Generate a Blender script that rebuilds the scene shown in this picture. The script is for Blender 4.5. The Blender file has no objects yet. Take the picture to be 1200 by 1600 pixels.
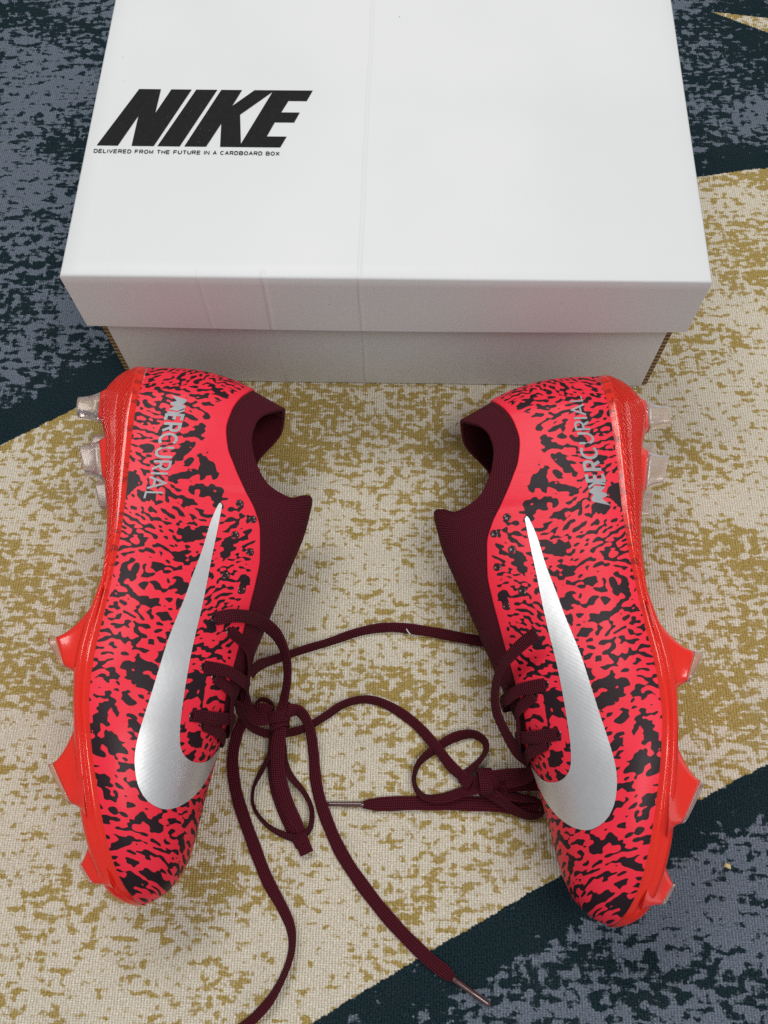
import bpy, bmesh, math, random
import numpy as np
from mathutils import Vector, Matrix
from mathutils.geometry import delaunay_2d_cdt

# ------------------------------------------------------------------ camera, world, lamps, exposure
SC = bpy.context.scene
COL = SC.collection
cam_d = bpy.data.cameras.new('camera'); cam = bpy.data.objects.new('camera', cam_d); COL.objects.link(cam)
cam_d.sensor_fit = 'VERTICAL'; cam_d.sensor_height = 24.0; cam_d.lens = 1366.82 / 1600 * 24.0
cam_d.clip_start = 0.01; cam_d.clip_end = 50
CR = ((0.9995979, -0.0161346, 0.0233162), (0.0238391, 0.9234390, -0.3830041), (-0.0153515, 0.3834059, 0.9234524))
CP = (0.0132341, -0.2901644, 0.4937808)
cam.matrix_world = Matrix([list(CR[i]) + [CP[i]] for i in range(3)] + [[0, 0, 0, 1]])
SC.camera = cam

world = bpy.data.worlds.new('World'); SC.world = world; world.use_nodes = True
bg = world.node_tree.nodes['Background']
bg.inputs['Color'].default_value = (0.92, 0.95, 1.0, 1); bg.inputs['Strength'].default_value = 0.31

def ceiling_lamp(name, loc, size, power, target, col=(1.0, 0.98, 0.95)):
    l = bpy.data.lights.new(name, 'AREA'); l.shape = 'RECTANGLE'; l.size = size[0]; l.size_y = size[1]
    l.energy = power; l.color = col
    o = bpy.data.objects.new(name, l); COL.objects.link(o); o.location = loc
    o.rotation_euler = (Vector(target) - Vector(loc)).to_track_quat('-Z', 'Y').to_euler()
    return o
ceiling_lamp('ceiling_lamp', (-0.55, 1.0, 2.3), (1.5, 0.6), 24, (0, -0.1, 0))
ceiling_lamp('ceiling_lamp', (0.75, -0.75, 2.3), (1.5, 0.6), 25, (0, -0.1, 0))

SC.view_settings.view_transform = 'Standard'; SC.view_settings.look = 'None'
SC.view_settings.exposure = 0.12; SC.view_settings.gamma = 1.0
SC.view_settings.use_curve_mapping = False
SC.cycles.max_bounces = 10; SC.cycles.transmission_bounces = 8; SC.cycles.transparent_max_bounces = 8
SC.cycles.caustics_reflective = False; SC.cycles.caustics_refractive = False
SC.cycles.use_denoising = False

# ------------------------------------------------------------------ node helper
class NT:
    def __init__(s, name):
        s.m = bpy.data.materials.new(name); s.m.use_nodes = True
        s.t = s.m.node_tree; s.bsdf = s.t.nodes['Principled BSDF']
    def put(s, sock, v):
        if isinstance(v, bpy.types.NodeSocket): s.t.links.new(v, sock)
        elif v is not None:
            if hasattr(sock.default_value, '__len__') and not hasattr(v, '__len__'): v = (v,) * len(sock.default_value)
            if hasattr(sock.default_value, '__len__') and len(sock.default_value) == 4 and len(v) == 3: v = tuple(v) + (1,)
            sock.default_value = v
    def node(s, typ, props=None, **ins):
        n = s.t.nodes.new(typ)
        for k, v in (props or {}).items(): setattr(n, k, v)
        for k, v in ins.items(): s.put(n.inputs[k.replace('_', ' ')], v)
        return n
    def math(s, op, a, b=None, c=None, clamp=False):
        n = s.t.nodes.new('ShaderNodeMath'); n.operation = op; n.use_clamp = clamp
        for i, v in enumerate((a, b, c)):
            if v is not None: s.put(n.inputs[i], v)
        return n.outputs[0]
    def step(s, v, lo, hi):
        n = s.t.nodes.new('ShaderNodeMapRange'); n.interpolation_type = 'SMOOTHSTEP'
        s.put(n.inputs[0], v); s.put(n.inputs[1], lo); s.put(n.inputs[2], hi)
        return n.outputs[0]
    def mix(s, f, a, b):
        n = s.t.nodes.new('ShaderNodeMix'); n.data_type = 'RGBA'
        s.put(n.inputs['Factor'], f); s.put(n.inputs[6], a); s.put(n.inputs[7], b)
        return n.outputs[2]
    def mixf(s, f, a, b):
        n = s.t.nodes.new('ShaderNodeMix'); n.data_type = 'FLOAT'
        s.put(n.inputs['Factor'], f); s.put(n.inputs[2], a); s.put(n.inputs[3], b)
        return n.outputs[0]
    def coord(s, out='Object'):
        return s.node('ShaderNodeTexCoord').outputs[out]
    def xyz(s, v):
        n = s.node('ShaderNodeSeparateXYZ', None, Vector=v); return n.outputs[0], n.outputs[1], n.outputs[2]
    def vec(s, x, y, z=0.0):
        n = s.t.nodes.new('ShaderNodeCombineXYZ')
        for i, v in enumerate((x, y, z)): s.put(n.inputs[i], v)
        return n.outputs[0]
    def noise(s, v, scale, detail=2, rough=.5, dist=0.0):
        n = s.node('ShaderNodeTexNoise', None, Vector=v, Scale=scale, Detail=detail, Roughness=rough, Distortion=dist)
        return n.outputs['Fac'] if 'Fac' in n.outputs else n.outputs[0]
    def attr(s, name):
        return s.node('ShaderNodeAttribute', {'attribute_name': name})
    def bump(s, h, strength=.3, dist=.001):
        n = s.node('ShaderNodeBump', None, Height=h, Strength=strength, Distance=dist)
        s.t.links.new(n.outputs[0], s.bsdf.inputs['Normal']); return n
    def set(s, **kw):
        for k, v in kw.items(): s.put(s.bsdf.inputs[k.replace('_', ' ')], v)
        return s.m

def link(o, parent=None):
    COL.objects.link(o)
    if parent is not None: o.parent = parent
    return o
def mesh_obj(name, verts, faces, mat, parent=None, smooth=True, attrs=None):
    me = bpy.data.meshes.new(name)
    me.from_pydata([tuple(v) for v in verts], [], [tuple(f) for f in faces])
    for k, (vals, typ) in (attrs or {}).items():
        a = me.attributes.new(k, typ, 'POINT')
        if typ == 'FLOAT': a.data.foreach_set('value', np.asarray(vals, np.float32).ravel())
        else: a.data.foreach_set('vector', np.asarray(vals, np.float32).ravel())
    if smooth: me.polygons.foreach_set('use_smooth', [True] * len(me.polygons))
    me.materials.append(mat); me.update()
    return link(bpy.data.objects.new(name, me), parent)
def thing(name, label, cat, group=None):
    o = bpy.data.objects.new(name, None); o.empty_display_size = .02; COL.objects.link(o)
    o['label'] = label; o['category'] = cat
    if group: o['group'] = group
    return o

# ------------------------------------------------------------------ carpet
def mat_carpet():
    k = NT('carpet_weave')
    P = k.coord('Object'); x, y, z = k.xyz(P)
    # every stitch of the weave has one colour: snap the pattern coordinates to the stitch grid
    CW, CHT = 0.0015, 0.0011
    wob = k.noise(P, 420, 2)
    wobv = k.math('MULTIPLY', k.math('SUBTRACT', wob, .5), .0022)
    wob2 = k.math('MULTIPLY', k.math('SUBTRACT', k.noise(k.vec(y, x, 4.0), 420, 2), .5), .0022)
    ax = k.math('ADD', x, wobv); ay = k.math('ADD', y, wob2)
    qx = k.mixf(.45, ax, k.math('MULTIPLY', k.math('FLOOR', k.math('DIVIDE', ax, CW)), CW))
    qy = k.mixf(.45, ay, k.math('MULTIPLY', k.math('FLOOR', k.math('DIVIDE', ay, CHT)), CHT))
    def poly(c, v):
        r = c[0]
        for a in c[1:]: r = k.math('ADD', k.math('MULTIPLY', r, v), a)
        return r
    edge_n = k.math('MULTIPLY', k.math('SUBTRACT', k.noise(k.vec(qx, qy), 120, 3), .5), .007)
    yy = k.math('ADD', qy, k.math('MULTIPLY', edge_n, .35))
    dTL = k.math('SUBTRACT', yy, poly([-0.5059, -0.4524, 0.49705, 0.09806], qx))   # >0 dark
    dBR = k.math('SUBTRACT', poly([-0.18724, 0.56911, -0.34212], qx), yy)          # >0 dark
    d = k.math('MAXIMUM', dTL, dBR)
    dark = k.step(d, -.0004, .0004)
    tone = k.step(k.noise(k.vec(k.math('MULTIPLY', x, 1.0), k.math('MULTIPLY', y, 1.2)), 900, 3, .7), .28, .72)
    # cream with gold fleck: small broken shapes, dashes across, short bars away from the viewer
    def weave(off, f, d=2):
        nI = k.noise(k.vec(k.math('MULTIPLY', qx, .8), k.math('ADD', qy, off)), 205 * f, 2, .55, .4)
        nH = k.noise(k.vec(k.math('MULTIPLY', qx, .20), k.math('ADD', qy, off + 1)), 400 * f, 2, .5)
        nV = k.noise(k.vec(k.math('MULTIPLY', qx, 1.3), k.math('MULTIPLY', k.math('ADD', qy, off), .42)), 270 * f, 2, .5)
        return k.math('ADD', k.math('ADD', k.math('MULTIPLY', nI, .46), k.math('MULTIPLY', nH, .34)), k.math('MULTIPLY', nV, .20))
    sv = k.vec(k.math('MULTIPLY', x, .62), y)
    big = k.noise(k.vec(k.math('MULTIPLY', x, .6), y, 3.1), 26, 2)
    huge = k.noise(k.vec(k.math('MULTIPLY', x, .8), y, 8.1), 8, 1)
    g = k.math('ADD', weave(0, 1.0), k.math('ADD', k.math('MULTIPLY', k.math('SUBTRACT', big, .5), .30), k.math('MULTIPLY', k.math('SUBTRACT', huge, .5), .16)))
    thin = k.step(y, -.35, -.20)
    thr = k.mixf(thin, .555, .512)
    gold = k.step(k.math('ADD', k.math('SUBTRACT', g, thr), k.math('MULTIPLY', k.math('SUBTRACT', tone, .5), .03)), -.026, .026)
    tone2 = k.noise(P, 30, 3)
    cream = k.mix(tone, (.58, .505, .38), (.93, .86, .72))
    goldc = k.mix(tone, (.27, .17, .030), (.56, .41, .11))
    light = k.mix(k.math('MULTIPLY', gold, .93), cream, goldc)
    # dark teal with slate patches
    big2 = k.noise(k.vec(k.math('MULTIPLY', x, .5), y, 7.7), 17, 2)
    s = k.math('ADD', weave(5.3, .85), k.math('MULTIPLY', k.math('SUBTRACT', big2, .5), .42))
    inner = k.step(k.math('ADD', d, edge_n), .018, .030)
    s = k.math('ADD', s, k.math('MULTIPLY', k.math('SUBTRACT', inner, 1.0), .12))
    s = k.math('ADD', s, k.math('MULTIPLY', k.math('SUBTRACT', 1, k.step(y, -.25, -.15)), .022))
    slate = k.step(k.math('ADD', s, k.math('MULTIPLY', k.math('SUBTRACT', tone, .5), .03)), .484, .534)
    teal = k.mix(tone, (.004, .012, .017), (.024, .046, .055))
    slatec = k.mix(tone, (.080, .105, .140), (.230, .265, .325))
    darkc = k.mix(slate, teal, slatec)
    # pale wedge beyond the box on the right
    w1 = k.math('SUBTRACT', k.math('SUBTRACT', .3905, k.math('MULTIPLY', qx, .16)), qy)
    w2 = k.math('SUBTRACT', qy, k.math('SUBTRACT', .489, k.math('MULTIPLY', qx, .555)))
    wedge = k.step(k.math('MINIMUM', w1, w2), 0, .0006)
    base = k.mix(dark, light, darkc)
    base = k.mix(wedge, base, light)
    # dust and wear
    base = k.mix(k.math('MULTIPLY', k.step(tone2, .45, .75), k.mixf(dark, .10, .015)), base, (.30, .29, .27))
    # weave relief: ribs running away from the viewer, rows across
    rx = k.math('ABSOLUTE', k.math('SINE', k.math('MULTIPLY', k.math('ADD', x, k.math('MULTIPLY', wobv, .35)), math.pi / CW)))
    ry = k.math('ABSOLUTE', k.math('SINE', k.math('MULTIPLY', k.math('ADD', y, k.math('MULTIPLY', wobv, .5)), math.pi / CHT)))
    hgt = k.math('ADD', k.math('MULTIPLY', rx, .75), k.math('MULTIPLY', ry, .4))
    hgt = k.math('ADD', hgt, k.math('MULTIPLY', k.noise(P, 1900, 2), .5))
    gap = k.math('MULTIPLY', k.math('SUBTRACT', 1.0, k.step(hgt, .25, 1.05)), .34)
    base = k.mix(gap, base, k.mix(dark, (.20, .16, .10), (.004, .008, .010)))
    k.bump(hgt, .75, .0011)
    return k.set(Base_Color=base, Roughness=.95, Specular_IOR_Level=.04)
bm = bmesh.new(); bmesh.ops.create_grid(bm, x_segments=120, y_segments=120, size=1.6)
for v in bm.verts:
    v.co.z = 0.0006 * (math.sin(v.co.x * 23 + 1) * math.sin(v.co.y * 19)) - .0006
me = bpy.data.meshes.new('carpet'); bm.to_mesh(me); bm.free()
me.polygons.foreach_set('use_smooth', [True] * len(me.polygons)); me.materials.append(mat_carpet())
carpet = link(bpy.data.objects.new('carpet', me)); carpet['kind'] = 'structure'

# ------------------------------------------------------------------ shoe box
BH, BRIM, BW, BD = 0.1152, 0.0460, 0.1725, 0.245
BIX, BIY = 0.0080, 0.0051
def mat_card():
    k = NT('white_cardboard'); P = k.coord('Object'); x, y, z = k.xyz(P)
    n = k.noise(P, 7, 3); f = k.noise(P, 900, 2)
    col = k.mix(k.step(n, .35, .7), (.70, .71, .715), (.74, .75, .75))
    def crease(c, w, a):   # soft ridge pressed into the board
        dd = k.math('DIVIDE', k.math('ABSOLUTE', k.math('SUBTRACT', x, k.math('ADD', c, k.math('MULTIPLY', k.math('SUBTRACT', n, .5), .006)))), w)
        return k.math('MULTIPLY', k.math('SUBTRACT', 1, k.step(dd, 0, 1)), a)
    front = k.math('SUBTRACT', 1.0, k.step(y, .003, .006))
    h = k.math('ADD', crease(-.0125, .0018, .55), k.math('MULTIPLY', crease(-.064, .0022, .7), front))
    h = k.math('ADD', h, k.math('MULTIPLY', crease(-.098, .002, .35), front))
    h = k.math('ADD', h, k.math('MULTIPLY', n, 1.2))
    h = k.math('ADD', h, k.math('MULTIPLY', k.math('SINE', k.math('MULTIPLY', x, 2 * math.pi / .0042)), .008))
    h = k.math('ADD', h, k.math('MULTIPLY', f, .02))
    k.bump(h, .5, .0012)
    spec = k.node('ShaderNodeTexVoronoi', None, Vector=P, Scale=55).outputs['Distance']
    mask = k.step(k.noise(P, 23, 1), .62, .66)
    speck = k.math('MULTIPLY', k.math('SUBTRACT', 1, k.step(spec, .018, .03)), mask)
    col = k.mix(k.math('MULTIPLY', speck, .7), col, (.12, .11, .10))
    return k.set(Base_Color=col, Roughness=.42, Specular_IOR_Level=.35)
def mat_kraft():
    k = NT('kraft_corrugated_edge'); P = k.coord('Object'); x, y, z = k.xyz(P)
    w = k.math('SINE', k.math('MULTIPLY', z, 2 * math.pi / .0038))
    c = k.mix(k.step(w, -.6, .6), (.14, .085, .035), (.36, .25, .12))
    k.bump(w, .6, .0008)
    return k.set(Base_Color=c, Roughness=.85)
def mat_ink():
    k = NT('black_print'); P = k.coord('Object')
    sp = k.step(k.noise(P, 1500, 2, .7), .735, .765)
    n = k.noise(P, 500, 3)
    c = k.mix(n, (.009, .009, .0095), (.021, .020, .020)); c = k.mix(sp, c, (.40, .40, .40))
    return k.set(Base_Color=c, Roughness=.75, Specular_IOR_Level=.12)
M_CARD, M_KRAFT, M_INK = mat_card(), mat_kraft(), mat_ink()

def panel(name, lo, hi, mat, parent, bev=.0009, sag=None, seg=1):
    bm = bmesh.new()
    bmesh.ops.create_cube(bm, size=1)
    for v in bm.verts:
        v.co = Vector([(lo[i] + hi[i]) / 2 + v.co[i] * (hi[i] - lo[i]) for i in range(3)])
    if bev: bmesh.ops.bevel(bm, geom=list(bm.edges), offset=bev, segments=3, profile=.5, affect='EDGES')
    me = bpy.data.meshes.new(name); bm.to_mesh(me); bm.free()
    me.polygons.foreach_set('use_smooth', [True] * len(me.polygons))
    me.materials.append(mat)
    try: me.set_sharp_from_angle(angle=math.radians(40))
    except Exception: pass
    return link(bpy.data.objects.new(name, me), parent)

box = thing('shoe_box', 'white cardboard shoe box with lid standing behind the two boots', 'box')
TH = .0022
# lid: a folded tray with soft rounded folds, hollow underneath
def lid_mesh():
    prof = [(0, 0, -BRIM), (0, 0, -.0012), (.0004, 0, -.0004), (.0012, 0, 0)]   # inset, -, z from top
    rings = []
    bm = bmesh.new()
    def ring(ins, z):
        x0, x1, y0, y1 = -BW + ins, BW - ins, ins, BD - ins
        pts = []
        nx, ny = 40, 28
        c = .0012
        for i in range(nx): pts.append((x0 + (x1 - x0) * i / nx, y0))
        for i in range(ny): pts.append((x1, y0 + (y1 - y0) * i / ny))
        for i in range(nx): pts.append((x1 - (x1 - x0) * i / nx, y1))
        for i in range(ny): pts.append((x0, y1 - (y1 - y0) * i / ny))
        out = []
        for (x, y) in pts:
            # rim skirts bow outward a little in the middle of each side
            t = (BH - z) / BRIM
            bow = .0016 * t * (1 - (x / BW) ** 2) if abs(y - y0) < 1e-6 else 0
            out.append(bm.verts.new((x, y - bow, z)))
        return out
    zs = [BH - BRIM + TH * 0] + [BH - BRIM + (BRIM - .0014) * i / 8 for i in range(1, 9)]
    inner = ring(TH, BH - BRIM + .0002)
    rr = [inner] + [ring(0, z) for z in zs] + [ring(.00045, BH - .0005), ring(.0014, BH)]
    for a, b in zip(rr[:-1], rr[1:]):
        n = len(a)
        for i in range(n): bm.faces.new((a[i], a[(i + 1) % n], b[(i + 1) % n], b[i]))
    # inner skirt
    up = ring(TH, BH - TH)
    n = len(up)
    for i in range(n): bm.faces.new((up[i], up[(i + 1) % n], inner[(i + 1) % n], inner[i]))
    bm.faces.new(list(reversed(up)))
    # top sheet as a grid so that it can sag a touch
    top = rr[-1]
    x0, x1, y0, y1 = -BW + .0014, BW - .0014, .0014, BD - .0014
    nx, ny = 40, 28
    grid = {}
    for i in range(nx): grid[i, 0] = top[i]
    for j in range(ny): grid[nx, j] = top[nx + j]
    for i in range(nx): grid[nx - i, ny] = top[nx + ny + i]
    for j in range(ny): grid[0, ny - j] = top[2 * nx + ny + j]
    for i in range(1, nx):
        for j in range(1, ny):
            u, v = i / nx, j / ny
            xx = x0 + (x1 - x0) * u
            sag = -.0009 * (math.sin(math.pi * u) * math.sin(math.pi * v)) ** .7 + .0005 * math.exp(-((xx + .0125) / .006) ** 2) * math.sin(math.pi * v)
            grid[i, j] = bm.verts.new((xx, y0 + (y1 - y0) * v, BH + sag))
    for i in range(nx):
        for j in range(ny): bm.faces.new((grid[i, j], grid[i + 1, j], grid[i + 1, j + 1], grid[i, j + 1]))
    bmesh.ops.recalc_face_normals(bm, faces=bm.faces[:])
    me = bpy.data.meshes.new('lid'); bm.to_mesh(me); bm.free()
    me.polygons.foreach_set('use_smooth', [True] * len(me.polygons)); me.materials.append(M_CARD)
    try: me.set_sharp_from_angle(angle=math.radians(50))
    except Exception: pass
    return link(bpy.data.objects.new('lid', me), box)
lid = lid_mesh()
bx = BW - BIX; by0 = BIY; by1 = BD - BIY
panel('front_panel', (-bx, by0, .0005), (bx, by0 + .003, BH - .004), M_CARD, box, .0007)
panel('back_panel', (-bx, by1 - .003, .0005), (bx, by1, BH - .004), M_CARD, box, .0007)
panel('bottom_panel', (-bx + .001, by0 + .0032, .0006), (bx - .001, by1 - .0032, .0030), M_CARD, box, .0005)
for s in (-1, 1):
    a, b = sorted((s * (bx + .0003), s * (bx + .0036)))
    sp = panel('side_panel', (a, by0 + .0042, .0006), (b, by1 - .0012, BH - .004), M_CARD, box, .0003)
    panel('cut_edge', (a, by0 + .0012, .0006), (b, by0 + .0041, BH - .004), M_KRAFT, sp, .0002)

def flat_fill(polys, holes, zf, step=None):
    """triangulate 2-D outlines -> (verts, faces); zf(x, y) gives the 3-D point"""
    V, Fc = [], []
    for poly in polys:
        pts = [Vector(p) for p in poly]; n = len(pts)
        faces = [list(range(n))]
        out = delaunay_2d_cdt(pts, [], faces, 1, 1e-7)
        base = len(V)
        V += [zf(p.x, p.y) for p in out[0]]
        Fc += [[base + i for i in f] for f in out[2]]
    return V, Fc
LZ = BH + .00016
def lid_z(x, y):
    u = (x + BW) / (2 * BW); v = y / BD
    return (x, y, LZ - .0009 * (math.sin(math.pi * u) * math.sin(math.pi * v)) ** .7 + .00012)
YB, YC = .0906, .1345
N_ = [(-.1658, YB), (-.1537, YB), (-.1449, .1133), (-.1458, YB), (-.1331, YB), (-.1161, YC), (-.1281, YC), (-.1353, .1157), (-.1343, YC), (-.1472, YC)]
I_ = [(-.1310, YB), (-.1182, YB), (-.1009, YC), (-.1134, YC)]
K_ = [(-.1156, YB), (-.1031, YB), (-.0961, .1081), (-.0951, YB), (-.0842, YB), (-.0834, .0930), (-.0858, .1152), (-.0682, .1333), (-.0682, YC), (-.0789, YC), (-.0910, .1219), (-.0863, YC), (-.0986, YC)]
E_ = [(-.0842, YB), (-.0607, YB), (-.0576, .0987), (-.0690, .0987), (-.0652, .1095), (-.0540, .1095), (-.0512, .1172), (-.0620, .1172), (-.0584, .1262), (-.0477, .1262), (-.0446, YC), (-.0682, YC), (-.0682, .1333), (-.0834, .0930)]
def dense(poly, d=.004):
    out = []
    for a, b in zip(poly, poly[1:] + poly[:1]):
        n = max(1, int(math.dist(a, b) / d))
        out += [(a[0] + (b[0] - a[0]) * i / n, a[1] + (b[1] - a[1]) * i / n) for i in range(n)]
    return out
for nm, pl in (('letter_n', N_), ('letter_i', I_), ('letter_k', K_), ('letter_e', E_)):
    v, f = flat_fill([dense(pl)], None, lid_z); o = mesh_obj('printed_letter', v, f, M_INK, lid, smooth=False)

# single-stroke lettering: every glyph is a list of polylines in a unit box
def arc(cx, cy, rx, ry, a0, a1, n=10):
    return [(cx + rx * math.cos(math.radians(a0 + (a1 - a0) * i / n)), cy + ry * math.sin(math.radians(a0 + (a1 - a0) * i / n))) for i in range(n + 1)]
GL = {
 'A': [[(0, 0), (.5, 1), (1, 0)], [(.2, .34), (.8, .34)]],
 'B': [[(0, 0), (0, 1), (.6, 1)] + arc(.65, .76, .3, .24, 90, -90, 6) + [(0, .52)], [(.65, .52)] + arc(.68, .26, .32, .26, 90, -90, 6) + [(0, 0)]],
 'C': [arc(.52, .5, .52, .5, 48, 312, 14)],
 'D': [[(0, 0), (0, 1), (.45, 1)] + arc(.45, .5, .55, .5, 90, -90, 10) + [(0, 0)]],
 'E': [[(.95, 0), (0, 0), (0, 1), (.95, 1)], [(0, .52), (.85, .52)]],
 'F': [[(0, 0), (0, 1), (.95, 1)], [(0, .5), (.8, .5)]],
 'H': [[(0, 0), (0, 1)], [(1, 0), (1, 1)], [(0, .5), (1, .5)]],
 'I': [[(0, 0), (0, 1)]],
 'L': [[(0, 1), (0, 0), (.85, 0)]],
 'M': [[(0, 0), (0, 1), (.55, .1), (1.1, 1), (1.1, 0)]],
 'N': [[(0, 0), (0, 1), (1, 0), (1, 1)]],
 'O': [arc(.55, .5, .55, .5, 0, 360, 18)],
 'R': [[(0, 0), (0, 1), (.6, 1)] + arc(.65, .73, .32, .27, 90, -90, 7) + [(0, .46)], [(.5, .46), (.98, 0)]],
 'T': [[(.5, 0), (.5, 1)], [(0, 1), (1, 1)]],
 'U': [[(0, 1), (0, .45)] + arc(.5, .45, .5, .45, 180, 360, 10) + [(1, 1)]],
 'V': [[(0, 1), (.5, 0), (1, 1)]],
 'X': [[(0, 0), (1, 1)], [(0, 1), (1, 0)]],
}
ADV = {'I': .0, 'M': 1.1, 'O': 1.1, 'L': .85, 'E': .95, 'F': .95}
def stroke_quads(line, w):
    """polyline -> ribbon outline points (left, right) with mitred joints"""
    n = len(line); L, R = [], []
    for i, p in enumerate(line):
        a = line[max(0, i - 1)]; b = line[min(n - 1, i + 1)]
        def unit(q, r):
            d = math.dist(q, r) or 1; return ((r[0] - q[0]) / d, (r[1] - q[1]) / d)
        if i == 0: t = unit(p, b); m = 1
        elif i == n - 1: t = unit(a, p); m = 1
        else:
            t1, t2 = unit(a, p), unit(p, b); t = (t1[0] + t2[0], t1[1] + t2[1]); d = math.hypot(*t) or 1; t = (t[0] / d, t[1] / d)
            m = min(2.2, 1 / max(.3, t[0] * t1[0] + t[1] * t1[1]))
        nx, ny = -t[1] * w / 2 * m, t[0] * w / 2 * m
        L.append((p[0] + nx, p[1] + ny)); R.append((p[0] - nx, p[1] - ny))
    return L, R
def text_mesh(text, w_glyph, h, gap, space, stroke, place):
    V, Fc = [], []; cx = 0; lines = []
    for ch in text:
        if ch == ' ': cx += space; continue
        for pl in GL[ch]: lines.append([(cx + p[0] * w_glyph, p[1] * h) for p in pl])
        cx += ADV.get(ch, 1.0) * w_glyph + gap
    total = cx - gap
    for i, pl in enumerate(lines):
        L, R = stroke_quads(pl, stroke); b = len(V)
        for l, r in zip(L, R): V += [place(l[0], l[1], total, i), place(r[0], r[1], total, i)]
        for q in range(len(pl) - 1): Fc.append((b + 2 * q, b + 2 * q + 1, b + 2 * q + 3, b + 2 * q + 2))
    return V, Fc
def cap_place(x, y, total, i):
    s = .1056 / total
    p = lid_z(-.1666 + x * s, .0853 - (x / total) * .0006 + y); return (p[0], p[1], p[2] + .00001 * (i % 3))
v, f = text_mesh('DELIVERED FROM THE FUTURE IN A CARDBOARD BOX', .00195, .0024, .00095, .0016, .00052, cap_place)
mesh_obj('printed_caption', v, f, M_INK, lid, smooth=False)

# ------------------------------------------------------------------ football boots: shape
#BOOT-SHAPE-BEGIN
def pchip(xs, ys):
    xs = np.asarray(xs, float); ys = np.asarray(ys, float); h = np.diff(xs); dl = np.diff(ys) / h; n = len(xs)
    m = np.zeros(n)
    for i in range(1, n - 1):
        if dl[i - 1] * dl[i] > 0:
            w1 = 2 * h[i] + h[i - 1]; w2 = h[i] + 2 * h[i - 1]; m[i] = (w1 + w2) / (w1 / dl[i - 1] + w2 / dl[i])
    m[0] = dl[0]; m[-1] = dl[-1]
    def f(x):
        x = np.clip(np.asarray(x, float), xs[0], xs[-1]); i = np.clip(np.searchsorted(xs, x) - 1, 0, n - 2)
        t = (x - xs[i]) / h[i]
        return ((1 + 2 * t) * (1 - t) ** 2 * ys[i] + t * (1 - t) ** 2 * h[i] * m[i] + t * t * (3 - 2 * t) * ys[i + 1] + t * t * (t - 1) * h[i] * m[i + 1])
    return f
BL = .2915
def tab(s): a = np.array([[float(q) for q in p.split(',')] for p in s.split()]); return pchip(a[:, 0], a[:, 1])
# half widths (lateral, medial), feather line, top line, opening half width, red edge, plate underside
W_LAT = tab('0,0 .0012,.0078 .004,.0142 .009,.0208 .018,.0275 .034,.0325 .07,.0335 .11,.0345 .15,.0405 .19,.0455 .215,.0450 .24,.0405 .26,.0335 .275,.0250 .284,.0170 .2888,.0100 .2907,.0050 .2915,0')
W_MED = tab('0,0 .0012,.0078 .004,.0142 .009,.0208 .018,.0275 .034,.0325 .07,.0310 .11,.0300 .15,.0380 .19,.0480 .215,.0497 .24,.0455 .26,.0380 .275,.0285 .284,.0190 .2888,.0110 .2907,.0055 .2915,0')
Z_FEA = tab('0,.0185 .02,.0185 .057,.0165 .096,.0156 .128,.014 .158,.0117 .183,.009 .2,.0083 .218,.0102 .2428,.0146 .2662,.0198 .278,.0238 .286,.0278 .2905,.0315 .2915,.0340')
Z_TOP = tab('0,.0985 .008,.0975 .018,.0935 .030,.0868 .042,.0820 .056,.0800 .068,.0812 .077,.0838 .0840,.0880 .0880,.0935 .0902,.1000 .0914,.1080 .0924,.1138 .0940,.1148 .1000,.1130 .1130,.1079 .1314,.1005 .153,.0920 .1669,.0866 .190,.0775 .2166,.0675 .2265,.0648 .2458,.0600 .2644,.0560 .2723,.0538 .280,.0500 .2855,.0455 .2890,.0405 .2905,.0372 .2915,.0340')
Z_REF = tab('0,.1040 .03,.1050 .06,.1095 .08,.1135 .0940,.1148 .1000,.1130 .1130,.1079 .1314,.1005 .153,.0920 .1669,.0866 .190,.0775 .2166,.0675 .2265,.0648 .2458,.0600 .2644,.0560 .2723,.0538 .280,.0500 .2855,.0455 .2890,.0405 .2905,.0372 .2915,.0340')
W_OPN = tab('0,0 .0015,.0040 .006,.0085 .015,.0115 .030,.0130 .050,.0130 .068,.0105 .080,.0070 .088,.0035 .0935,0 .30,0')
Z_RED = tab('0,.0820 .012,.0790 .0262,.0735 .040,.0690 .0532,.0668 .0659,.0680 .0783,.0720 .0905,.0777 .1009,.0830 .1113,.0858 .1263,.0860 .1408,.0838 .1507,.0816 .1603,.0794 .180,.0745 .195,.0708 .205,.0690 .211,.0694 .215,.0683 .30,.2')
Z_BOT = tab('0,.0165 .004,.0150 .009,.0118 .015,.0078 .022,.0034 .030,.0002 .038,-.0012 .05,.0000 .062,.0024 .0905,.0049 .1021,.0068 .1225,.0085 .140,.0088 .155,.0060 .168,.0028 .189,.0008 .2007,.0015 .2232,.0040 .2527,.0080 .267,.0118 .279,.0165 .2853,.0205 .2895,.0265 .2915,.0320')
HEEL = tab('-.05,.0050 .020,.0056 .033,.0056 .045,.0062 .0665,.0112 .0787,.0170 .0908,.0240 .1000,.0280 .2,.032')
EXPN = tab('0,2.4 .05,2.2 .09,1.75 .12,1.7 .16,1.75 .20,1.95 .23,2.15 .26,2.3 .2915,2.3')
def sm(a, b, x): t = np.clip((x - a) / (b - a), 0, 1); return t * t * (3 - 2 * t)
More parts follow.
